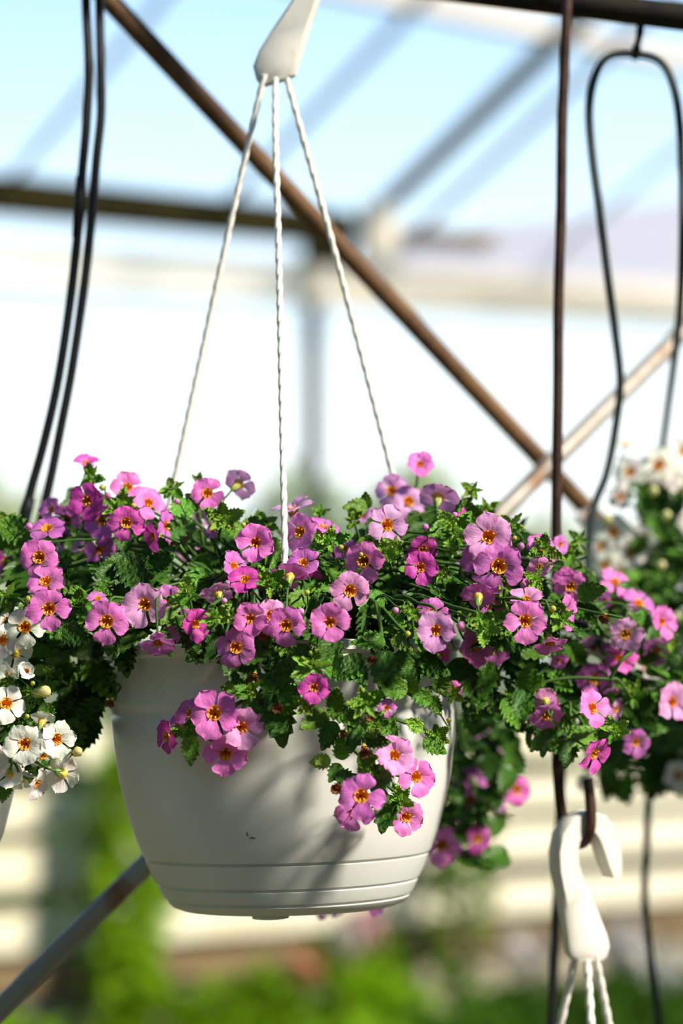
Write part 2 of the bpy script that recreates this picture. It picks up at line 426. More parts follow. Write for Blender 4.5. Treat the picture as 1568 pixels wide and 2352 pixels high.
def make_pot(center, rot, label, soil_label):
    t = empty('hanging_pot', center); t.rotation_euler = rot
    tag(t, label, 'pot')
    obj('pot_body', ME_POT, t, (0, 0, 0))
    for a in (-90, 30, 150):
        o = obj('lug', ME_LUG, t)
        o.location = Vector((math.cos(R(a)), math.sin(R(a)), 0)) * (0.398 * S0 * 1000) + Vector((0, 0, pot_z(1618)))
        o.rotation_euler = (0, 0, R(a - 90))
    for a in (-100, 20, 140):
        o = obj('foot', ME_FOOT, t)
        o.location = Vector((math.cos(R(a)), math.sin(R(a)), 0)) * (0.205 * S0 * 1000) + Vector((0, 0, pot_z(2077)))
    s = obj('potting_soil', ME_SOIL, None, Vector(center) + Vector((0, 0, pot_z(1500))))
    tag(s, soil_label, 'soil', kind='stuff')
    return t
make_pot(PC, (R(0.0), R(-1.5), 0), 'white plastic hanging pot with three grooves near its base, pink flowers above', 'dark potting soil in the big white pot under the pink flowers')
M_SCUFF = mat('scuff', (0.10, 0.11, 0.09), 0.8)
big_pot = bpy.data.objects['hanging_pot']
for seg in (((-78, 1880), (-77, 1888), (-75, 1893)), ((-72, 1897), (-66, 1896), (-60, 1898))):
    P = []
    for px, py in seg:
        r = 352 * S0 if py < 1890 else 350 * S0
        P.append(Vector((px * S0, -math.sqrt(r * r - (px * S0) ** 2) + 0.0001, pot_z(py))))
    V, F = tube_data(P, [0.0003, 0.0006, 0.0003], 6)
    obj('scuff_mark', mesh('scuff_mark', V, F, M_SCUFF), big_pot, (0, 0, 0))
PL = at(-352, 1552, -0.04)
make_pot(PL, (0, R(-1), R(20)), 'white pot cut off by the left edge, under the white flowers', 'dark potting soil in the pot at the left edge')
PR = at(1945, 1570, 0.30)
make_pot(PR, (0, 0, R(40)), 'white hanging pot at the right edge holding the blurred white flowers', 'dark potting soil in the pot at the right edge')

# hangers: a flat plastic hook and three twisted cords
CL_LOW = [((1347, 2196), 34), ((1347, 2188), 42), ((1347, 2174), 48), ((1342, 2155), 48), ((1332, 2120), 43), ((1318, 2075), 37), ((1303, 2030), 31), ((1292, 1990), 28), ((1289, 1955), 27), ((1296, 1922), 27), ((1314, 1897), 26), ((1342, 1886), 25), ((1370, 1896), 27), ((1388, 1920), 28), ((1397, 1950), 25), ((1404, 1985), 19), ((1409, 2013), 11)]
CL_UP = [((632, 190), 34), ((630, 182), 41), ((630, 164), 50), ((641, 134), 49), ((661, 92), 43), ((684, 46), 35), ((706, 2), 28), ((724, -44), 25), ((733, -85), 25), ((728, -122), 25), ((710, -146), 25), ((682, -156), 25), ((655, -144), 26), ((638, -118), 26), ((630, -88), 22), ((624, -55), 18), ((620, -28), 11)]
def hook_mesh(name, cl, ox, oy, s):
    c = [Vector(((x - ox) * s, 0, (oy - y) * s)) for (x, y), w in cl]
    w = [k * s for p, k in cl]
    n = len(c)
    rows = []
    for i in range(n):
        t = (c[min(i + 1, n - 1)] - c[max(i - 1, 0)]).normalized()
        sd_ = Vector((t.z, 0, -t.x))
        rows.append((c[i], sd_, w[i]))
    V, F = [], []
    dep = 0.0048
    ring = [(-1, -0.65), (-0.80, -1), (0.80, -1), (1, -0.65), (1, 0.65), (0.80, 1), (-0.80, 1), (-1, 0.65)]
    for i, (p, q, h) in enumerate(rows):
        dd = dep * (1.0 + 0.5 * min(1, i / 8))
        for a, b in ring: V.append(p + q * a * h + Vector((0, b * dd, 0)))
    m = len(ring)
    for i in range(n - 1):
        for k in range(m):
            F.append((i * m + k, i * m + (k + 1) % m, (i + 1) * m + (k + 1) % m, (i + 1) * m + k))
    F.append(tuple(reversed(range(m)))); F.append(tuple((n - 1) * m + k for k in range(m)))
    # stiffening rib on the front
    off = len(V)
    rp = [p + q * h * 0.55 + Vector((0, -dep * 1.0, 0)) for p, q, h in rows[4:9]]
    v2, f2 = tube_data(rp, 0.0012, 6, True, off)
    return mesh(name, V + v2, F + f2, M_HOOK, sharp=40)
ME_HOOK = hook_mesh('hook_plate', CL_LOW, 1342, 1900, 0.000346)
ME_HOOK_UP = hook_mesh('hook_plate', CL_UP, 628, 176, S0)
def cord(P, rad, parent):
    """two strands twisted together"""
    P = [Vector(p) for p in P]
    L = sum((P[i + 1] - P[i]).length for i in range(len(P) - 1))
    fine = spline(P, max(40, int(L / 0.0016)))
    V, F = [], []
    for ph in (0, math.pi):
        S = []
        dist = 0
        for i, p in enumerate(fine):
            t = (fine[min(i + 1, len(fine) - 1)] - fine[max(i - 1, 0)]).normalized()
            if i: dist += (fine[i] - fine[i - 1]).length
            u = t.cross(Vector((0, 1, 0))).normalized(); w = t.cross(u)
            a = ph + dist / 0.0125 * 2 * math.pi * 0.5
            S.append(p + (u * math.cos(a) + w * math.sin(a)) * rad * 0.25)
        v, f = tube_data(S, rad * 0.76, 7, True, len(V))
        V += v; F += f
    return wobj('cord', V, F, M_CORD, parent)
# upper hanger, carrying the big pot
hu = empty('pot_hanger', at(628, 176, 0.0))
tag(hu, 'white plastic hanger with three twisted cords holding the big pot', 'hanger')
hk = obj('hook_plate', ME_HOOK_UP, hu); hk.rotation_euler = (0, 0, R(-8))
for p, q in (((607, 172), at(318, 1480, 0.062)), ((632, 180), at(658, 1484, -0.131)), ((656, 176), at(1000, 1474, 0.062))):
    a = at(p[0], p[1], -0.004)
    mid = a.lerp(q, 0.35) + Vector(((2 if p[0] > 640 else -1 if p[0] < 620 else 0) * 0.0012, 0, -0.002))
    cord([a, a.lerp(q, 0.12) + Vector((0.0008 * (1 if p[0] > 640 else -1), 0, 0)), mid, q], 0.0026, hu)
# lower hanger on the wire hook at right
DH = DW - 0.012
hl = empty('pot_hanger', at(1340, 2200, DH))
tag(hl, 'white plastic hanger hooked on the brown wire at lower right', 'hanger')
hk = obj('hook_plate', ME_HOOK, hl); hk.rotation_euler = (0, 0, R(24)); hk.scale = (1.04, 1.3, 1.0)
hk.location = at(1342, 1899, DH) - hl.location
for p, q in (((1322, 2190), (1250, 2520)), ((1347, 2194), (1368, 2520)), ((1366, 2190), (1430, 2520))):
    a = at(p[0], p[1], DH - 0.002); b = at(q[0], q[1], DH + (0.03 if q[0] != 1368 else -0.04))
    cord([a, a.lerp(b, 0.3), b], 0.0033, hl)

# ------------------------------------------------------------------ flower, leaf and bud meshes
def petal_mesh(seed):
    r = random.Random(seed)
    nu, nv = 8, 7
    V, F = [], []
    wob = [r.uniform(-1, 1) for _ in range(8)]
    notch = r.choice((0.0, 0.0, 0.02, 0.05))
    for i in range(nu):
        u = i / (nu - 1)
        if u < 0.62:
            s = u / 0.62; s = s * s * (3 - 2 * s); w = 0.15 + 0.29 * s
        else:
            s = (u - 0.62) / 0.38; w = 0.44 * math.sqrt(max(0.0, 1 - s * s)) ** 0.9
            w = max(w, 0.09)
        for j in range(nv):
            v = j / (nv - 1) * 2 - 1
            x = v * w * (1 + 0.05 * wob[0] * v)
            y = 0.17 + 0.81 * u - 0.06 * v * v * u + (0.03 * math.sin(5 * v + wob[1] * 3)) * u ** 3
            if u > 0.95: y -= notch * max(0, 1 - abs(v) * 1.6) + 0.015 * wob[2] * v
            z = 0.10 * math.sin(u * 2.6) - 0.10 * u * u + 0.07 * abs(v) ** 2 * u * wob[3] + 0.035 * math.sin(4.5 * v + 6 * u + wob[4] * 3) * u - 0.03 * (1 - abs(v)) * u
            V.append((x, y, z))
    for i in range(nu - 1):
        for j in range(nv - 1):
            a = i * nv + j
            F.append((a, a + 1, a + nv + 1, a + nv))
    return mesh('petal', V, F, M_PETAL)
PETALS = [petal_mesh(100 + k) for k in range(9)]
# throat and tube: funnel with an inner (orange) and outer (yellow) skin
V, F = lathe_data([(0.30, 0.085), (0.27, 0.07), (0.23, -0.02), (0.17, -0.28), (0.04, -0.38)], 12)
V2, F2 = lathe_data([(0.04, -0.62), (0.11, -0.56), (0.16, -0.32), (0.23, -0.10), (0.30, 0.085)], 12, len(V))
ME_FLOWER = mesh('flower', V + V2, F + F2, [M_THROAT, M_TUBE], idx=[0] * len(F) + [1] * len(F2))
V, F = [], []
for a, h, rr in ((35, 0.13, 0.16), (-35, 0.11, 0.16), (150, 0.15, 0.13), (210, 0.10, 0.13)):
    x, y = rr * math.cos(R(a + 90)), rr * math.sin(R(a + 90))
    v, f = tube_data([(x * 0.7, y * 0.7, -0.25), (x * 1.05, y * 1.05, h - 0.03), (x * 1.2, y * 1.2 - 0.01, h + 0.03), (x * 1.5, y * 1.5 - 0.05, h + 0.05)], [0.016, 0.02, 0.038, 0.03], 5, True, len(V)); V += v; F += f
ME_STAMEN = mesh('stamens', V, F, M_ANTHER)
def leaf_data(seed, teeth=5, L=1.0, wid=0.62, fold=0.16, curl=0.18):
    r = random.Random(seed)
    V, F = [], []
    st = []                                   # stations along the blade: (y, half width)
    st.append((0.0, 0.05))
    for k in range(teeth):
        u0 = 0.12 + 0.86 * (k + 0.0) / teeth; u1 = 0.12 + 0.86 * (k + 0.86) / teeth
        def w(u): return wid / 2 * math.sin(math.pi * min(1, u) ** 0.80) ** 0.75
        st.append((u0, w(u0) * (0.80 if k else 0.9)))
        st.append((u1 + 0.02, w(u1) * r.uniform(1.05, 1.16) + 0.015))
    st.append((1.0, 0.0))
    n = len(st)
    ph = r.uniform(0, 6)
    for y, w in st:
        z0 = -curl * y * y + 0.02 * math.sin(7 * y + ph)
        for s in (-1, -0.5, 0, 0.5, 1):
            ws = wid / 2 * math.sin(math.pi * min(1, y) ** 0.80) ** 0.75 if 0 < y < 1 else 0
            V.append((s * w, y - (0.05 * abs(s) if 0 < y < 1 else 0) * (w > 0.06), z0 + fold * abs(s) * ws - 0.14 * abs(s) ** 2 * ws + 0.012 * math.sin(11 * y + ph) * abs(s)))
    for i in range(n - 1):
        for j in range(4):
            a = i * 5 + j
            F.append((a, a + 1, a + 6, a + 5))
    return V, F
LEAVES = []
for k in range(8):
    V, F = leaf_data(40 + k, random.choice((5, 6)), wid=random.uniform(0.60, 0.80), fold=random.uniform(0.15, 0.5), curl=random.uniform(0.02, 0.35))
    LEAVES.append((mesh('leaf', V, F, M_LEAF), np.array(V), F))
V, F = leaf_data(77, 3, wid=0.42, fold=0.5, curl=-0.15)
ME_SLEAF = mesh('leaflet', V, F, M_LEAF)
# calyx: five narrow sepals hugging the tube
V, F = [], []
for k in range(5):
    a = R(72 * k); c, s = math.cos(a), math.sin(a)
    prof = [(0.05, -0.66, 0.05), (0.15, -0.52, 0.075), (0.20, -0.32, 0.06), (0.25, -0.08, 0.005)]
    b = len(V)
    for rr, z, w in prof:
        V.append((rr * c - w * s, rr * s + w * c, z)); V.append((rr * c + w * s, rr * s - w * c, z))
    for i in range(3): F.append((b + 2 * i, b + 2 * i + 1, b + 2 * i + 3, b + 2 * i + 2))
ME_CALYX = mesh('calyx', V, F, M_CALYX)
# bud: folded petals as an egg with shallow furrows
V, F = lathe_data([(0.02, -0.9), (0.30, -0.75), (0.42, -0.3), (0.60, 0.15), (0.62, 0.5), (0.45, 0.82), (0.12, 0.98), (0.01, 0.98)], 15)
V = [Vector((v.x * (1 - 0.13 * (math.atan2(v.y, v.x) * 5 / (2 * math.pi) % 1)), v.y * (1 - 0.13 * (math.atan2(v.y, v.x) * 5 / (2 * math.pi) % 1)), v.z)) for v in V]
ME_BUD = mesh('bud', V, F, M_PETAL)
V, F = [], []
for k in range(5):
    a = R(72 * k); c, s = math.cos(a), math.sin(a)
    b = len(V)
    for rr, z, w in [(0.06, -1.2, 0.10), (0.46, -0.75, 0.22), (0.62, -0.15, 0.17), (0.78, 0.45, 0.01)]:
        V.append((rr * c - w * s, rr * s + w * c, z)); V.append((rr * c + w * s, rr * s - w * c, z))
    for i in range(3): F.append((b + 2 * i, b + 2 * i + 1, b + 2 * i + 3, b + 2 * i + 2))
ME_BCALYX = mesh('bud_calyx', V, F, M_CALYX)
# dense heart of a growing tip
V, F = [], []
rr_ = random.Random(3)
for k in range(9):
    lv, lf = leaf_data(200 + k, 2, wid=0.45, fold=0.6, curl=-0.2)
    a = 2.4 * k; el = R(35 + 6 * k); sc = 0.75 - 0.045 * k
    Mx = Matrix.Rotation(a, 4, 'Z') @ Matrix.Rotation(el, 4, 'X') @ Matrix.Scale(sc, 4)
    b = len(V)
    V += [Mx @ Vector(v) + Vector((0, 0, 0.04 * k)) for v in lv]; F += [tuple(b + i for i in f) for f in lf]
ME_TIP = mesh('shoot_tip', V, F, M_LEAF)

TONE = {'p': (0.88, 0.23, 0.67), 'l': (0.88, 0.38, 0.74), 'm': (0.66, 0.075, 0.45), 'u': (0.66, 0.18, 0.58), 'v': (0.76, 0.36, 0.73), 'w': (0.93, 0.92, 0.84), 'd': (0.20, 0.075, 0.028), 'h': (0.88, 0.14, 0.60)}  # purple and magenta also hold the shade on some pink flowers
GREEN = {'a': (0.055, 0.155, 0.018), 'b': (0.125, 0.31, 0.030), 'c': (0.27, 0.50, 0.055)}
def vary(c, k=0.08):
    f = 1 + random.uniform(-k, k)
    return (min(0.95, c[0] * f * (1 + random.uniform(-k, k) / 2)), min(0.95, c[1] * f * (1 + random.uniform(-k, k))), min(0.95, c[2] * f), 1)
def basis(n, up):
    z = Vector(n).normalized()
    y = Vector(up) - z * Vector(up).dot(z)
    if y.length < 1e-3: y = Vector((1, 0, 0)) - z * z.x
    y.normalize()
    x = y.cross(z)
    return Matrix((x, y, z)).transposed()
def child(name, me, parent, Mx, c=None):
    o = bpy.data.objects.new(name, me)
    col.objects.link(o); o.parent = parent
    o.matrix_basis = Mx
    if c: o.color = c
    return o
LOBES = ((-34, 0.96), (34, 0.96), (-103, 1.0), (103, 1.0), (180, 1.06))
class Plant:
    def __init__(self, name, label, base, root_r=0.08):
        self.e = empty(name, base); tag(self.e, label, 'plant')
        self.base = Vector(base); self.root_r = root_r; self.leaves = 0; self.nodes = []
    def M(self, pos, rot, s):
        return Matrix.Translation(Vector(pos) - self.base) @ rot.to_4x4() @ Matrix.Scale(s, 4)
    def stem(self, p, n, r=0.0011, over=None):
        p = Vector(p)
        if self.nodes and p.z < self.base.z - 0.006 and not over:
            q = min(self.nodes, key=lambda k: (k - p).length)
            if (q - p).length < 0.09:
                P = spline([p, p - Vector(n) * min(0.014, (q - p).length * 0.35), p.lerp(q, 0.6) + Vector((0, 0, 0.004)), q], 9)
                V, F = tube_data(P, [r * (0.75 + 0.4 * i / len(P)) for i in range(len(P))], 6, False)
                return wobj('stem', V, F, M_STEM, self.e)
        a = random.uniform(0, 6.28); rr = random.uniform(0.2, 1) * self.root_r
        d = Vector((p.x - self.base.x, p.y - self.base.y, 0))
        dn = d.normalized() if d.length > 1e-4 else Vector((1, 0, 0))
        root = self.base + Vector((math.cos(a), math.sin(a), 0)) * rr * 0.4 + dn * rr * 0.8
        p1 = p - Vector(n) * 0.016 - Vector((0, 0, 0.008))
        rim = 0.112
        if p.z < self.base.z + 0.02:
            mid = self.base + dn * (rim + 0.03) + Vector((0, 0, 0.032))
            p1 = p - Vector(n) * 0.010 + Vector((0, 0, 0.014))
            pts = [p, p1, p1.lerp(mid, 0.5) + dn * 0.008, mid, root]
        else:
            mid = root.lerp(p, 0.5) + Vector((0, 0, 0.03)) * min(1, d.length / 0.15)
            pts = [p, p1, mid, root]
        P = spline(pts, 12)
        V, F = tube_data(P, [r * (0.75 + 0.6 * i / len(P)) for i in range(len(P))], 6, False)
        return wobj('stem', V, F, M_STEM, self.e)
    def flower(self, pos, n, size, tone, roll=None, open_=None, stem=True):
        rot = basis(n, Vector((0, 0, 1)) if abs(Vector(n).normalized().z) < 0.85 else Vector((0, 1, 0.2)))
        rot = rot @ Matrix.Rotation(R(random.uniform(-24, 24) if roll is None else roll), 3, 'Z')
        f = child('flower', ME_FLOWER, self.e, self.M(pos, rot, size))
        c = vary(TONE[tone])
        op = random.uniform(-4, 16) if open_ is None else open_
        for a, k in LOBES:
            Mx = Matrix.Rotation(R(-a + random.uniform(-8, 8)), 4, 'Z') @ Matrix.Translation((0, 0.06, 0.02)) @ Matrix.Rotation(R(op + random.uniform(-9, 11)), 4, 'X') @ Matrix.Rotation(R(random.uniform(-9, 9)), 4, 'Y') @ Matrix.Diagonal((random.uniform(0.92, 1.08) * (1.12 if a == 180 else 1.03), k * random.uniform(0.88, 1.0), 1, 1))
            child('petal', random.choice(PETALS), f, Mx, (c[0], c[1] * random.uniform(0.92, 1.08), c[2], 1))
        child('stamens', ME_STAMEN, f, Matrix.Identity(4))
        child('calyx', ME_CALYX, f, Matrix.Identity(4))
        if stem: self.stem(Vector(pos) - Vector(n).normalized() * size * 0.62, Vector(n).normalized())
        return f
    def bud(self, pos, n, size, tone, stem=True):
        f = child('bud', ME_BUD, self.e, self.M(pos, basis(n, (0, 1, 0.3)), size), vary(tone))
        child('calyx', ME_BCALYX, f, Matrix.Identity(4))
        if stem: self.stem(Vector(pos) - Vector(n).normalized() * size * 1.1, Vector(n).normalized(), 0.0007)
    def leaf(self, pos, tip, n, length, tone):
        """pos = middle of the blade, tip = direction of the point, n = upper side"""
        y = Vector(tip).normalized(); z = Vector(n) - y * Vector(n).dot(y)
        if z.length < 1e-3: z = Vector((0, -1, 0.1)) - y * Vector((0, -1, 0.1)).dot(y)
        z.normalize(); x = y.cross(z)
        rot = Matrix((x, y, z)).transposed()
        self.leaves += 1
        return child('leaf', random.choice(LEAVES)[0], self.e, self.M(Vector(pos) - y * length * 0.5, rot, length), vary(GREEN[tone], 0.15))
    def tip(self, pos, n, size, stem=True, tone='c'):
        n = Vector(n).normalized()
        rot = basis(n, (0, 0, 1) if abs(n.z) < 0.9 else (0, 1, 0)) @ Matrix.Rotation(random.uniform(0, 6), 3, 'Z')
        f = child('shoot_tip', ME_TIP, self.e, self.M(pos, rot, size * 0.80), vary(GREEN[tone], 0.12))
        for k in range(5):
            a = k * 72 + random.uniform(-20, 20)
            Mx = Matrix.Rotation(R(a), 4, 'Z') @ Matrix.Translation((0, 0.12, -0.15 * random.random())) @ Matrix.Rotation(R(random.uniform(5, 40)), 4, 'X') @ Matrix.Scale(random.uniform(0.9, 1.4), 4)
            child('leaflet', random.choice((LEAVES[0][0], LEAVES[3][0], ME_SLEAF)), f, Mx, vary(GREEN[random.choice((tone, tone, 'b'))], 0.12))
        for k in range(2):
            a = random.uniform(0, 6.28)
            child('bud', ME_BUD, f, Matrix.Translation((0.55 * math.cos(a), 0.55 * math.sin(a), 0.45)) @ Matrix.Rotation(0.4, 4, (-math.sin(a), math.cos(a), 0)) @ Matrix.Scale(0.17, 4), vary((0.30, 0.42, 0.05)))
        if stem: self.stem(Vector(pos) - n * size * 0.1, n, 0.0013)
    def filler(self, items):
        """leaves past the 300 nearest ones: one mesh"""
        V, F = [], []
        for pos, tip, n, length in items:
            y = Vector(tip).normalized(); z = Vector(n) - y * Vector(n).dot(y); z.normalize(); x = y.cross(z)
            lv = random.choice(LEAVES)
            A = np.array((x, y, z)).T * length
            P = lv[1] @ A.T + np.array(Vector(pos) - y * length * 0.5)
            b = len(V)
            V += [Vector(p) for p in P]; F += [tuple(b + i for i in f) for f in lv[2]]
        o = wobj('leaves', V, F, M_LEAF, self.e)
        o.color = (0.06, 0.16, 0.02, 1); o['kind'] = 'stuff'
def facing(fx, fy, back=False):
    c = math.sqrt(max(0.0, 1 - fx * fx - fy * fy))
    return Vector((fx, c if back else -c, fy)).normalized()
def inside(x, y, poly):
    c = False
    j = len(poly) - 1
    for i in range(len(poly)):
        xi, yi = poly[i]; xj, yj = poly[j]
        if (yi > y) != (yj > y) and x < (xj - xi) * (y - yi) / (yj - yi) + xi: c = not c
        j = i
    return c

# ------------------------------------------------------------------ the big pink plant
def pot_r(y):
    pr = [(401, 1500), (399, 1614), (390, 1700), (378, 1780), (362, 1850), (331, 1946), (290, 2030), (260, 2070)]
    for (r0, y0), (r1, y1) in zip(pr, pr[1:]):
        if y <= y1: return (r0 + (r1 - r0) * max(0, (y - y0) / (y1 - y0))) * S0
    return 0.08
def dsurf(x, y):
    """depth of the face of the mound of flowers, or of what trails before the pot's wall"""
    X = (x - 650) * S0; z = (1480 - y) * S0
    if y < 1480:
        k = math.sqrt(max(0.05, 1 - (X / 0.33) ** 2))
        return -0.165 * k * (1 - min(1, z / 0.15) ** 1.4) - 0.005
    r = pot_r(y) + 0.012
    if abs(X) < r: return -math.sqrt(r * r - X * X) - 0.010
    return -0.05
def standoff(x, y):
    return -0.035 * max(0, 1 - abs(x - 850) / 200) * min(1, (y - 1480) / 80) if y > 1480 else 0.0
_ds = dsurf
def dsurf(x, y): return _ds(x, y) + standoff(x, y)
pink = Plant('flowering_plant', 'bushy pink-flowered plant spilling over the rim of the big white pot', PC + Vector((0, 0, pot_z(1485))))
for x, y in ((590,1600), (500,1660), (650,1555), (730,1570), (790,1640), (810,1720), (850,1790), (880,1600), (960,1590), (930,1660), (1110,1560), (1200,1580), (1290,1620), (1350,1680), (1400,1560), (1450,1500), (1270,1480), (180,1560)):
    pink.nodes.append(at(x, y, dsurf(x, y) + (0.012 if y > 1480 and x < 1050 else 0.02)))
nd = pink.nodes
for a, b in ((0, 2), (1, 0), (4, 3), (5, 4), (6, 5), (8, 7), (9, 4), (12, 11), (13, 12), (11, 10), (14, 11), (15, 14)):
    P = spline([nd[a], nd[a].lerp(nd[b], .5) + Vector((0, -.004, .004)), nd[b]], 8)
    V, F = tube_data(P, 0.0014, 6, False); wobj('stem', V, F, M_STEM, pink.e)
for k in (2, 3, 7, 10, 16, 17): pink.stem(nd[k], Vector((0, -.2, -.8)), 0.0014, over=True)
# x, y, diameter in pixels, facing right, facing up, tone, [depth offset from the face]
FL = [
 (198,1064,62,.1,.86,'h',0), (200,1150,84,-.2,-.1,'m',0), (292,1120,78,.35,.1,'p',.02), (340,1156,76,.45,.25,'p',0), (236,1196,86,-.1,-.15,'u',.02),
 (290,1200,80,.1,-.25,'h',-.02), (155,1192,74,-.5,-.35,'u',.04), (108,1215,86,-.2,.72,'u',0), (90,1280,92,-.15,0,'p',-.01), (105,1336,88,-.15,.5,'p',-.02),
 (112,1398,98,.05,-.1,'p',-.02), (228,1262,80,.55,-.4,'u',.02), (352,1232,66,-.75,-.2,'m',0), (381,1208,80,.85,.1,'u',.01), (476,1133,76,.1,.1,'p',.0),
 (548,1112,80,.55,.55,'vb',.03), (333,1388,100,-.1,0,'l',-.01), (390,1378,72,.3,-.1,'u',.01), (245,1427,98,-.05,-.1,'p',-.01), (224,1375,46,.2,.7,'u',0),
 (363,1474,82,.1,-.80,'u',-.01), (447,1432,82,.6,-.1,'m',0), (415,1432,76,-.3,-.1,'u',.02), (457,1186,62,0,.2,'v',.08), (488,1216,44,-.6,.3,'u',.02),
 (588,1246,92,0,0,'p',-.01), (672,1172,96,-.25,.92,'v',0), (690,1222,88,-.55,.1,'p',-.01), (742,1212,74,.3,.86,'u',.01), (697,1294,78,-.2,.45,'u',-.01),
 (664,1325,80,.1,.75,'pb',-.01), (706,1338,76,.1,-.2,'m',.02), (536,1302,76,.7,.2,'u',0), (562,1332,74,-.1,.55,'m',0), (500,1364,74,-.25,.82,'lb',-.01),
 (835,1288,94,-.35,-.05,'p',-.01), (804,1356,92,.15,-.15,'l',-.015), (790,1262,64,.1,.3,'u',.03), (575,1420,80,-.1,-.05,'p',-.02), (622,1412,78,.4,-.2,'l',-.005),
 (657,1436,90,-.1,-.15,'u',-.005), (757,1429,94,-.05,-.05,'p',-.02), (542,1486,92,.05,-.2,'u',-.02), (888,1206,92,.25,.05,'v',-.01), (966,1302,78,.0,0,'m',0),
 (972,1262,70,.1,-.4,'m',.03), (964,1068,68,.2,.45,'p',.04), (1006,1142,94,.15,.70,'vb',0), (900,1128,80,-.2,.2,'v',.09), (938,1152,76,.3,.2,'v',.08),
 (830,1186,62,-.4,.6,'v',.06), (1064,1204,76,.80,.0,'h',.02), (1122,1232,110,.05,.05,'l',-.02), (1146,1300,112,.0,-.1,'u',-.025), (1098,1288,84,-.2,0,'u',.01),
 (1245,1258,86,.4,.5,'u',0), (1238,1302,56,.2,-.6,'l',0), (1206,1426,96,.0,-.05,'p',-.02), (1208,1378,78,.0,.8,'l',.0), (1216,1348,46,.2,.5,'p',.01),
 (1098,1372,80,.1,.70,'ub',0), (1126,1384,76,.1,-.1,'u',.03), (1001,1448,94,.0,-.05,'v',-.02), (992,1410,80,-.1,.1,'u',.01), (1090,1482,92,.55,-.05,'p',-.02),
 (1132,1492,80,-.3,-.1,'u',0), (1297,1408,84,.86,.05,'p',0), (1262,1476,74,.1,-.85,'p',0), (1012,1502,44,.1,-.4,'m',.0), (1310,1346,78,.1,-.45,'p',.06),
 (1412,1338,80,.45,.6,'p',.16), (1466,1388,84,.5,.55,'u',.15), (1390,1382,60,-.85,.1,'p',.14), (1518,1428,80,.65,.15,'p',.12), (1436,1456,80,.0,-.45,'l',.10),
 (1422,1514,78,.1,.5,'h',.08), (1366,1560,82,-.1,-.3,'u',.06), (1358,1626,90,.55,.30,'p',-.03), (1252,1612,64,-.1,.5,'lb',-.01), (1254,1642,76,.1,-.6,'u',-.015),
 (1364,1730,88,.62,-.50,'h',-.03), (1506,1492,74,.2,-.6,'u',.12), (1542,1612,90,.4,.1,'l',.10), (1414,1628,54,.7,-.4,'l',.06), (1460,1704,64,.2,-.2,'u',.10),
 (1362,1488,60,.1,.4,'l',.12), (1286,1250,44,.5,.2,'u',.04), (1300,1330,60,.2,-.2,'p',.07),
 (492,1638,108,-.05,.1,'p',-.02), (556,1670,98,.25,.0,'l',-.01), (518,1730,98,.1,-.15,'p',-.01), (438,1640,70,-.25,.1,'u',0), (384,1692,76,-.80,-.1,'m',-.01), (410,1660,50,-.5,.4,'u',.0),
 (722,1579,70,0,.05,'m',-.02), (906,1736,92,.20,.25,'l',-.02), (955,1784,88,.45,.05,'p',-.02), (829,1828,104,.05,.05,'u',-.03), (812,1862,92,-.1,-.35,'u',-.01), (932,1876,84,.35,-.2,'p',-.015),
 (888,1626,44,.1,.2,'u',0), (1042,1582,40,.6,.2,'h',0), (1340,1420,50,.3,.1,'u',.1), (1282,1515,44,.1,-.6,'p',.03),
 # trailing over the back of the pot
 (1132,1688,88,.0,-.1,'v',.26), (1046,1764,70,-.2,.1,'u',.26), (1086,1800,70,.5,.3,'u',.25), (1080,1838,74,-.3,.4,'u',.25), (1186,1814,68,.2,.1,'h',.24), (1014,1940,92,-.05,.0,'p',.24),
 (1096,1926,64,.3,-.2,'h',.23), (1136,1836,66,.3,.2,'u',.26), (1100,1760,54,.5,.5,'v',.27), (1236,1668,56,.2,-.2,'u',.25), (1062,1868,56,.1,.6,'m',.25),
 (16,1292,80,-.3,.1,'m',.10), (50,1336,70,-.6,-.2,'u',.08), (160,1240,70,.1,.1,'v',.10), (430,1262,60,.1,.2,'v',.16), (300,1290,56,.1,.3,'v',.17), (480,1284,50,.2,.2,'v',.16), (120,1170,60,-.5,.2,'u',.07),
]
for x, y, d, fx, fy, tn, off in FL:
    back = tn.endswith('b')
    D = off - 0.02 if x > 985 and y > 1640 and off > 0.2 else dsurf(x, y) + off
    s = d / 2 * (CAM_D + D) / FPX * 1.12
    pink.flower(at(x, y, D), facing(fx, fy, back), s, tn[0])
# withered flowers
for x, y, d in ((585,1549,40), (638,1622,40), (836,1716,46), (774,1806,44), (792,1682,30), (854,1510,36), (848,1646,30), (256,1608,34), (1000,1380,40), (1388,1415,40), (605,1455,36)):
    D = dsurf(x, y) - (0.01 if y > 1480 else -0.01)
    pink.flower(at(x, y, D), facing(random.uniform(-.4, .4), random.uniform(-.8, -.2)), d / 2 * S0, 'd', open_=58)
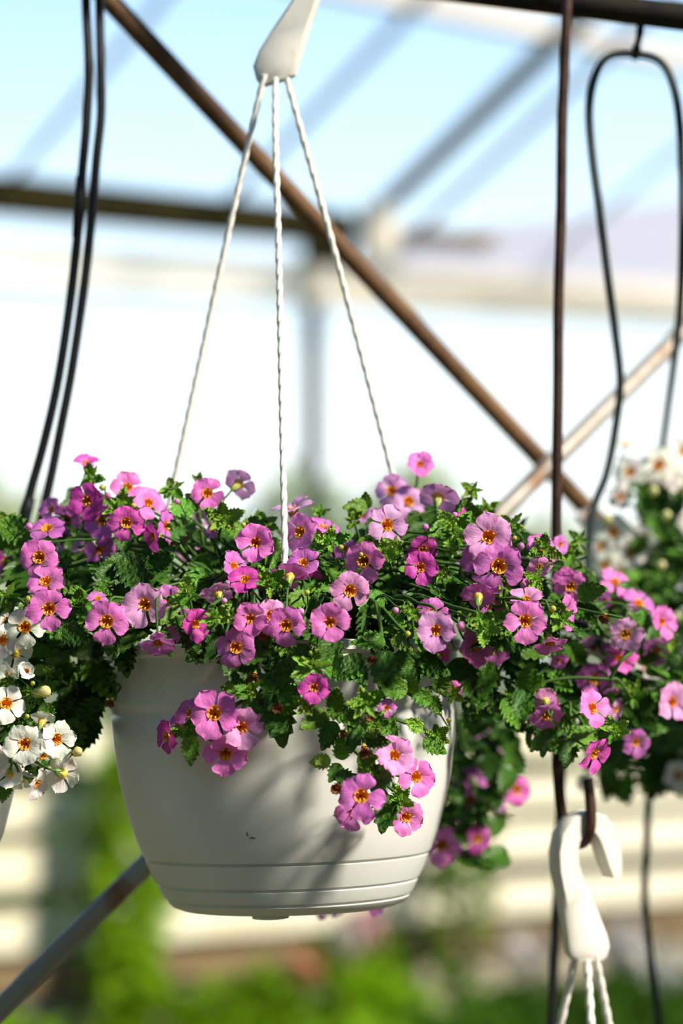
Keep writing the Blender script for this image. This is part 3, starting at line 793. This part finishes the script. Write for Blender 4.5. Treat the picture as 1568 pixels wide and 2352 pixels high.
# buds
for x, y, d, tn in ((408,1153,18,'p'), (515,1381,18,'l'), (692,1407,20,'l'), (690,1524,18,'l'), (976,1211,22,'u'), (1195,1258,22,'u'), (1060,1440,26,'p'), (871,1825,22,'p'), (482,1690,26,'u'), (1366,1666,22,'l'), (910,1404,20,'l'), (1415,1588,22,'m'), (65,1210,24,'p'), (248,1140,20,'p'), (520,1340,18,'u'), (726,1275,20,'u'), (1045,1185,20,'p')):
    pink.bud(at(x, y, dsurf(x, y) - 0.012 + (0.08 if x > 1400 else 0)), facing(random.uniform(-.5, .5), random.uniform(0, .8)), d * 0.56 * S0, tuple(min(.9, q * .75 + .15) for q in TONE[tn]))
for x, y, d in ((236,1120,20), (306,1163,18), (705,1362,18), (783,1258,18), (936,1456,20), (1030,1655,16), (64,1378,22), (860,1606,14), (1268,1400,22), (560,1205,16), (1090,1290,14), (1180,1236,16), (830,1275,14)):
    pink.bud(at(x, y, dsurf(x, y) - 0.015), facing(random.uniform(-.4, .4), random.uniform(0, .7)), d * 0.55 * S0, (0.62, 0.60, 0.12))
# pale growing tips
TIPS = [(211,1098,62,0), (276,1164,74,0), (395,1122,60,.0), (455,1108,40,.01), (512,1196,84,0), (432,1366,84,-.02), (492,1418,76,-.02), (620,1342,96,-.02), (756,1246,84,-.02), (722,1530,92,-.02), (838,1618,84,-.02), (866,1668,50,-.02), (1038,1596,50,-.01),
        (1002,1690,54,-.02), (920,1838,74,-.02), (432,1690,66,-.02), (946,1408,52,-.02), (1084,1126,52,.01), (1118,1168,56,.04), (1042,1222,88,-.01), (1112,1442,74,-.02), (1172,1208,60,.01), (1246,1264,80,-.01), (1290,1424,70,-.01), (1410,1676,66,-.03), (884,1268,70,0), (1012,1320,40,0),
        (572,1588,64,-.02), (16,1200,60,.03), (16,1372,74,.0), (812,1196,56,.02), (176,1388,60,.01), (735,1178,50,.05), (604,1205,60,.03), (1310,1270,60,.06), (1455,1600,70,.06), (1330,1240,50,.08), (1060,1160,50,.03), (850,1240,50,.01), (905,1250,54,.0), (1160,1340,50,-.01), (1225,1330,56,.0), (700,1620,56,-.02), (1240,1580,50,.0), (1440,1480,56,.09), (1540,1470,50,.12), (360,1300,56,.03), (1170,1600,44,.0), (1060,1700,30,.26), (1150,1880,50,.26)]
for x, y, d, off in TIPS:
    D = off - 0.02 if off > 0.2 else dsurf(x, y) + off
    pink.tip(at(x, y, D), facing(random.uniform(-.45, .45), random.uniform(.0, .6)), d / 2 * (CAM_D + D) / FPX * 1.2)
# single leaves that can be told apart: x, y, length, heading of the tip, tone
LV = [(790,1540,76,-8,'b'), (846,1470,66,170,'b'), (924,1476,46,-20,'b'), (720,1656,62,205,'b'), (786,1640,64,-20,'b'), (770,1605,48,80,'b'), (816,1640,48,60,'b'), (900,1576,62,165,'b'), (950,1576,30,75,'c'), (1014,1566,48,60,'b'), (1000,1622,44,-60,'b'), (966,1598,50,150,'b'),
      (950,1664,40,150,'c'), (1000,1712,52,-30,'b'), (786,1714,52,90,'b'), (734,1749,42,185,'c'), (768,1776,42,240,'b'), (862,1700,54,0,'a'), (894,1676,60,-60,'b'), (856,1662,58,60,'c'), (832,1768,34,100,'b'), (858,1770,36,-50,'b'), (884,1870,76,-105,'a'), (752,1692,64,-120,'a'), (812,1690,60,-90,'a'), (870,1790,60,-120,'a'), (845,1745,44,20,'b'), (800,1790,50,-20,'a'),
      (643,1656,92,-72,'a'), (640,1530,84,105,'a'), (545,1580,62,160,'b'), (526,1577,32,95,'c'), (580,1620,58,-150,'b'), (612,1566,44,120,'b'), (598,1606,38,160,'b'), (536,1524,80,-90,'a'), (466,1492,80,195,'a'), (438,1726,54,-86,'b'), (446,1664,50,60,'b'), (672,1590,66,40,'a'), (690,1560,60,-120,'a'), (570,1545,50,170,'a'), (625,1600,60,-100,'a'), (660,1620,50,10,'b'), (420,1680,44,150,'c'), (700,1515,70,-30,'a'), (760,1505,70,-80,'a'), (590,1500,70,-140,'a'), (820,1540,70,-60,'a'), (880,1540,80,-100,'a'), (940,1540,90,-70,'a'), (990,1530,80,-20,'a'),
      (232,1556,100,-55,'b'), (162,1542,66,10,'b'), (286,1512,76,-80,'a'), (172,1692,70,-80,'a'), (205,1640,66,-120,'a'), (250,1470,60,-100,'a'), (150,1600,70,-110,'a'), (110,1560,60,-140,'a'), (200,1490,70,200,'a'), (120,1500,70,160,'a'), (175,1460,60,-30,'a'),
      (1102,1570,96,-110,'a'), (1064,1556,80,-70,'a'), (1236,1482,86,215,'b'), (1214,1556,60,80,'b'), (1176,1640,66,-60,'b'), (1332,1692,66,180,'b'), (1302,1730,60,-95,'a'), (1130,1610,70,-50,'a'), (1090,1620,60,-120,'a'), (1200,1620,60,-100,'a'), (1250,1700,60,-80,'a'), (1290,1660,60,-20,'b'), (1385,1690,50,70,'b'),
      (840,1148,34,95,'b'), (815,1165,48,175,'b'), (415,1180,62,-110,'b'), (400,1220,84,200,'a'), (590,1200,60,10,'b'), (1080,1180,60,120,'b'), (1010,1210,70,-160,'b'), (1020,1345,46,195,'b'), (450,1150,50,150,'b'), (260,1310,80,190,'a'), (310,1320,90,-60,'a'), (250,1180,46,185,'c'), (285,1245,52,-90,'a'), (625,1270,66,-70,'b'), (1040,1250,56,-100,'b'), (1080,1420,56,150,'b'), (1360,1360,60,20,'b'), (15,1240,70,150,'b'), (40,1225,80,-30,'b'), (400,1415,66,200,'b'), (500,1425,40,-80,'b'), (680,1380,56,190,'b'), (695,1440,40,-80,'b'), (370,1290,60,30,'a')]
for x, y, L, a, tn in LV:
    D = dsurf(x, y) + (-0.006 if y > 1480 else 0.012)
    a = R(a)
    tip_ = Vector((math.cos(a), random.uniform(-.35, .1), math.sin(a)))
    pink.leaf(at(x, y, D), tip_, (random.uniform(-.35, .35), -0.9, random.uniform(.0, .6)), L * 1.22 * (CAM_D + D) / FPX, tn)
# the body of foliage behind them
POLY = [(30,1240), (90,1200), (170,1130), (260,1150), (330,1200), (420,1190), (500,1210), (620,1200), (700,1235), (800,1220), (880,1180), (980,1170), (1080,1165), (1180,1200), (1290,1250), (1350,1330), (1440,1370), (1530,1430), (1550,1560), (1480,1700), (1400,1700), (1250,1720), (1160,1630), (1080,1650), (1050,1530), (900,1520), (820,1490), (700,1500), (500,1490), (300,1470), (290,1590), (180,1720), (90,1620), (70,1400), (-20,1330)]
items = []
while len(items) < 760:
    x, y = random.uniform(-20, 1560), random.uniform(1120, 1730)
    if not inside(x, y, POLY): continue
    X = (x - 650) * S0
    dep = random.random() ** 1.3
    D = dsurf(x, y) + 0.014 + dep * (0.13 if y < 1480 else 0.05)
    if x > 1290: D += 0.05 + 0.05 * min(1, (x - 1290) / 150)
    if y < 1290: D = max(D, -0.06 + 0.17 * random.random())
    p = at(x, y, D)
    v = Vector((p.x - PC.x, p.y - PC.y, 0)); rad = v.length
    if y > 1485 and rad < pot_r(y) + 0.012: continue
    out_ = v.normalized()
    tip_ = out_ * random.uniform(.1, 1) + Vector((random.uniform(-.8, .8), random.uniform(-.5, .5), random.uniform(-.9, .35)))
    n_ = Vector((random.uniform(-.5, .5), -random.uniform(.1, .9), random.uniform(.25, 1)))
    items.append((dep, p, tip_, n_, random.uniform(56, 92) * S0))
items.sort(key=lambda q: q[0])
room = 300 - pink.leaves
for _, p, t_, n_, L in items[:room]: pink.leaf(p, t_, n_, L, random.choice('aabb'))
rest = [(p, t_, n_, L) for _, p, t_, n_, L in items[room:]]
# what hangs behind the pot on the right
for k in range(90):
    x = random.uniform(1000, 1190); y = random.uniform(1640, 1900) if x < 1120 else random.uniform(1640, 1860)
    if k < 14: x, y = random.uniform(1000, 1150), random.uniform(1880, 1990)
    rest.append((at(x, y, random.uniform(.18, .26)), Vector((random.uniform(-1, 1), random.uniform(-.5, .5), random.uniform(-1, .2))), Vector((random.uniform(-.5, .5), -.7, .6)), random.uniform(50, 80) * S0))
pink.filler(rest)
for x, y, D in ((740, 2092, .17), (862, 2086, .16), (770, 2088, .18)):
    pink.flower(at(x, y, D), facing(.3, -.3), 22 * S0, 'u')

# ------------------------------------------------------------------ white-flowered plants
wl_ = Plant('flowering_plant', 'white-flowered trailing plant at the left edge, sharp in the foreground', PL + Vector((0, 0, pot_z(1485))))
DL = -0.13
for x, y in ((-60, 1520), (20, 1570), (40, 1660), (10, 1740)): wl_.nodes.append(at(x, y, DL + .03))
for a, b in ((0, 1), (1, 2), (2, 3)):
    V, F = tube_data(spline([wl_.nodes[a], wl_.nodes[a].lerp(wl_.nodes[b], .5) + Vector((.004, 0, .004)), wl_.nodes[b]], 8), 0.0014, 6, False); wobj('stem', V, F, M_STEM, wl_.e)
wl_.stem(wl_.nodes[0], Vector((0, -.2, -.8)), 0.0014, over=True)
for x, y, d, fx, fy, tn, off in [(57,1440,96,.05,0,'w',0), (6,1470,88,.75,.0,'w',.0), (34,1500,84,.3,-.2,'wb',.02), (62,1541,60,.1,.1,'w',-.01), (14,1616,92,.35,.15,'w',-.01), (96,1658,66,.2,.75,'wb',0), (57,1708,102,.0,.05,'w',-.015), (130,1698,92,.45,-.05,'w',-.01), (142,1776,92,.35,-.2,'wb',.0), (84,1800,76,.8,-.4,'w',.0), (22,1776,70,-.2,-.5,'wb',0), (12,1545,70,.3,.6,'wb',.01), (100,1735,70,.5,-.6,'w',.01), (20,1425,80,-.2,.3,'w',.03), (-20,1640,90,.2,0,'w',.01), (-30,1530,90,.1,0,'w',0), (-25,1740,90,.1,-.2,'w',0), (50,1790,60,.2,-.7,'wb',.01)]:
    D = DL + off
    wl_.flower(at(x, y, D), facing(fx, fy, tn.endswith('b')), d / 2 * (CAM_D + D) / FPX * 1.04, 'w', open_=(52 if (x, y) == (62, 1541) else None))
for x, y, d, fx in ((96,1590,30,.9), (176,1727,24,.5), (62,1646,12,.2), (75,1570,12,.2)):
    wl_.bud(at(x, y, DL - .01), facing(fx, .2), d * .7 * S0, (0.80, 0.70, 0.32) if d > 15 else (0.5, 0.55, 0.08))
for x, y, L, a, tn in ((80,1600,54,-20,'b'), (50,1630,60,20,'b'), (85,1690,60,-30,'a'), (10,1560,60,110,'b'), (30,1660,50,-40,'b'), (95,1540,40,10,'c'), (60,1590,40,150,'b'), (5,1700,60,-100,'a'), (70,1755,60,-60,'a'), (110,1640,50,-60,'b'), (120,1760,50,-40,'a'), (12,1820,50,-110,'b'), (60,1660,50,200,'b'), (110,1580,50,40,'b'), (25,1700,60,-60,'a')):
    wl_.leaf(at(x, y, DL + .012), (math.cos(R(a)), -.1, math.sin(R(a))), (random.uniform(-.3, .3), -.8, .5), L * S0, tn)
for x, y, d in ((70,1590,36), (10,1650,40), (110,1545,30)):
    wl_.tip(at(x, y, DL), facing(.3, .5), d / 2 * S0)
it = []
for k in range(220):
    x, y = random.uniform(-200, 100), random.uniform(1400, 1790)
    if x > 40 and y > 1740: continue
    it.append((k, at(x, y, DL + random.uniform(.02, .1)), Vector((random.uniform(-.5, 1), random.uniform(-.5, .3), random.uniform(-1, .3))), Vector((random.uniform(-.4, .4), -.7, random.uniform(.2, .9))), random.uniform(56, 84) * S0))
for k, p, t_, n_, L in it: wl_.leaf(p, t_, n_, L, random.choice('aab'))

wr_ = Plant('flowering_plant', 'blurred white-flowered plant rising at the right edge behind the pink one', PR + Vector((0, 0, pot_z(1485))))
DR = 0.34
for x, y, d, fx, fy in [(1447,1084,84,-.2,.1), (1512,1068,98,.1,.1), (1566,1036,80,.2,.2), (1408,1222,96,-.1,.0), (1446,1268,96,.0,-.2), (1472,1240,84,.2,.2), (1488,1530,92,-.1,.1), (1348,1190,60,-.2,.5), (1390,1296,76,-.3,-.2), (1424,1140,70,.2,-.4), (1436,1020,50,.1,.8), (1560,1130,70,.4,.2), (1545,1700,90,.0,-.2), (1556,1780,80,.2,.0), (1420,1312,70,.2,-.4), (1380,1255,70,-.4,.2), (1595,1200,96,.1,.1), (1610,1340,96,0,0), (1600,1480,96,0,.1), (1345,1800,50,-.2,-.3), (1440,1690,60,.0,-.2), (1490,1275,70,.4,-.2), (1535,1085,80,.3,-.1)]:
    D = DR + random.uniform(-.03, .03)
    wr_.flower(at(x, y, D), facing(fx, fy), d / 2 * (CAM_D + D) / FPX, 'w')
for x, y in ((1530,1186), (1518,1301), (1500,1130), (1552,1420), (1395,1195)):
    wr_.bud(at(x, y, DR - .03), facing(0, .5), 20 * S0, (0.80, 0.78, 0.42))
POLR = [(1390,1060), (1460,1120), (1500,1090), (1600,1060), (1640,1060), (1640,1830), (1560,1800), (1480,1830), (1400,1810), (1350,1760), (1400,1640), (1420,1450), (1340,1350), (1350,1230), (1440,1290), (1480,1190)]
n_ok = 0
itr = []
while len(itr) < 420:
    x, y = random.uniform(1330, 1640), random.uniform(1050, 1840)
    if not inside(x, y, POLR): continue
    D = DR + random.uniform(-.02, .12)
    itr.append((D, at(x, y, D), Vector((random.uniform(-1, .6), random.uniform(-.5, .3), random.uniform(-1, .3))), Vector((random.uniform(-.4, .4), -.7, random.uniform(.2, .9))), random.uniform(56, 92) * S0))
itr.sort(key=lambda q: q[0])
for D, p, t_, n_, L in itr[:290]: wr_.leaf(p, t_, n_, L, random.choice('aabb'))
wr_.filler([q[1:] for q in itr[290:]])
for x, y in ((1520, 1230), (1550, 1330), (1470, 1130), (1500, 1400), (1420, 1760)):
    wr_.tip(at(x, y, DR - .03), facing(-.1, .6), 34 * S0, tone='b')

# ------------------------------------------------------------------ bedding plants, shrubs and trees far behind
def far_leaves(pts, size, up=0.6):
    """cheap folded leaves: V, F"""
    V, F = [], []
    for p in pts:
        y = Vector(rng.normal(size=3)).normalized(); n = Vector(rng.normal(size=3) + np.array((0, -0.4, up * 2)))
        x = y.cross(n)
        if x.length < 1e-4: continue
        x.normalize(); z = x.cross(y)
        s = size * rng.uniform(0.6, 1.3)
        b = len(V)
        V += [p, p + (x * 0.34 + y * 0.45 + z * 0.06) * s, p + y * s, p + (-x * 0.34 + y * 0.45 + z * 0.06) * s]
        F += [(b, b + 1, b + 2), (b, b + 2, b + 3)]
    return V, F
# beds: low bright bushes at the foot of the wall, each a plant of its own
def far_bush(name, label, group, base, rx, h, nl, size, c, cat='plant'):
    t = empty(name, base); tag(t, label, cat, group)
    pts = []
    for k in range(nl):
        v = Vector(rng.normal(size=3)).normalized() * rng.uniform(0.55, 1) ** 0.5
        pts.append(Vector(base) + Vector((v.x * rx, v.y * rx, h * 0.52 + v.z * h * 0.48)))
    V, F = far_leaves(pts, size)
    o = wobj('foliage', V, F, M_FARLEAF, t); o.color = (*c, 1); o['kind'] = 'stuff'
    P = [Vector(base), Vector(base) + Vector((0.01, 0, h * 0.3)), Vector(base) + Vector((0, 0.01, h * 0.6))]
    V, F = tube_data(P, [0.02 + 0.03 * rx, 0.015 + 0.02 * rx, 0.006], 6); wobj('trunk', V, F, M_BARK, t)
    return t
ORD = ['first', 'second', 'third', 'fourth', 'fifth', 'sixth', 'seventh', 'eighth', 'ninth', 'tenth', 'eleventh', 'twelfth']
ROWN = ['row against the white boards', 'second row from the white boards', 'third row from the white boards', 'fourth row from the white boards', 'front row farthest from the boards']
for row, off in enumerate((0.42, 0.98, 1.54, 2.10, 2.66)):
    nth = 0
    for u in np.arange(-1.2, 4.2, 0.5):
        uu = u + 0.2 * (row % 2) + rng.uniform(-.08, .08)
        p = wall_pt(uu, 0, off + rng.uniform(-.08, .08))
        d = p.y + CAM_D; px = 784 + p.x / d * FPX
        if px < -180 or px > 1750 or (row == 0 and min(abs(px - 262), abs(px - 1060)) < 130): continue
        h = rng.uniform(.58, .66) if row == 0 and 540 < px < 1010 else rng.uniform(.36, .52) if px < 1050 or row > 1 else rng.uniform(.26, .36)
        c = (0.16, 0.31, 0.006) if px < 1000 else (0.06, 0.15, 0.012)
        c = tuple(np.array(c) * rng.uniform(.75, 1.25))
        nth += 1
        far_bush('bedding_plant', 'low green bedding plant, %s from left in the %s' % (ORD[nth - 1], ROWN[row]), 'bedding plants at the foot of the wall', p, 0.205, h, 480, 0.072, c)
far_bush('shrub', 'bright green upright shrub against the white boards, left of the big pot', None, on_wall(290, 2100, 0.28) * 1 - Vector((0, 0, on_wall(290, 2100, 0.28).z)), 0.12, 1.42, 1300, 0.07, (0.22, 0.40, 0.010), 'shrub')
far_bush('shrub', 'dark green shrub low behind the blurred pink flowers right of the pot', None, on_wall(1060, 2100, 0.3) - Vector((0, 0, on_wall(1060, 2100, 0.3).z)), 0.12, 1.3, 500, 0.07, (0.12, 0.24, 0.02), 'shrub')
# round flower heads standing among the bedding plants
def bloom(x, y, dpx, off, c, label):
    p = on_wall(x, y, off)
    d = p.y + CAM_D; r = dpx / 2 * d / FPX
    t = empty('flower_head', Vector((p.x, p.y, 0))); tag(t, label, 'flower')
    V, F = tube_data([Vector((p.x, p.y, 0)), Vector((p.x + .01, p.y, p.z * .5)), p], 0.006, 6); wobj('stem', V, F, M_STEM, t)
    for j in range(26):
        v = Vector(rng.normal(size=3)).normalized()
        f = child('floret', PETALS[j % 9], t, Matrix.Translation(p + v * r * .55 - t.location) @ basis(v, (0, 0, 1)).to_4x4() @ Matrix.Rotation(rng.uniform(0, 6), 4, 'Z') @ Matrix.Scale(r * .9, 4), vary(c))
bloom(705, 2222, 84, 1.6, (0.58, 0.27, 0.14), 'salmon coloured flower head among the bedding plants below the pot')
bloom(835, 2135, 110, 0.8, (0.75, 0.42, 0.48), 'pale pink flower head below the right side of the pot')
bloom(790, 2150, 80, 0.9, (0.62, 0.56, 0.52), 'whitish flower head just left of the pale pink one')
bloom(1200, 2190, 110, 0.9, (0.55, 0.52, 0.48), 'greyish white flower head left of the lower hanger')
bloom(1440, 2170, 130, 0.8, (0.62, 0.60, 0.58), 'greyish white flower head right of the lower hanger')
bloom(1525, 2235, 100, 1.2, (0.75, 0.72, 0.72), 'white flower head near the lower right corner')
# trees outside, beyond the film
for x, ytop, dist, rx, c, lab in ((-60, 1085, 24, 1.3, (.34, .42, .07), 'pale green tree beyond the film at the left edge'), (330, 1190, 32, 1.4, (.32, .42, .08), 'low tree beyond the film left of the cords'), (690, 1075, 27, 1.0, (.20, .34, .05), 'green tree beyond the film behind the dark post'), (950, 1060, 23, 0.7, (.34, .44, .10), 'pale tree beyond the film behind the right cord'), (1230, 1190, 28, 1.3, (.34, .42, .12), 'low pale tree beyond the film where the braces cross'), (1600, 1150, 25, 1.6, (.28, .40, .08), 'tree beyond the film at the right edge')):
    b = at(x, 1550, dist); top = at(x, ytop, dist)
    far_bush('tree', lab, None, Vector((b.x, b.y, 0)), rx, top.z, 1500, 0.24, c, 'tree')
# a hedge outside the boards closes the gaps between them
hd = empty('hedge', wall_pt((U0 + U1) / 2, 0, -0.9)); tag(hd, 'dark green hedge showing through the gaps between the white boards', 'hedge')
pts = [wall_pt(rng.uniform(U0, U1), rng.uniform(0.15, 1.5), -0.9 + rng.uniform(-.25, .25)) for _ in range(5200)]
V, F = far_leaves(pts, 0.13)
o = wobj('foliage', V, F, M_FARLEAF, hd); o.color = (0.09, 0.19, 0.035, 1); o['kind'] = 'stuff'
for u in np.arange(U0, U1, 0.8):
    V, F = tube_data([wall_pt(u, 0, -.9), wall_pt(u + .03, .5, -.9), wall_pt(u, 1.0, -.9)], [.03, .022, .01], 6); wobj('trunk', V, F, M_BARK, hd)
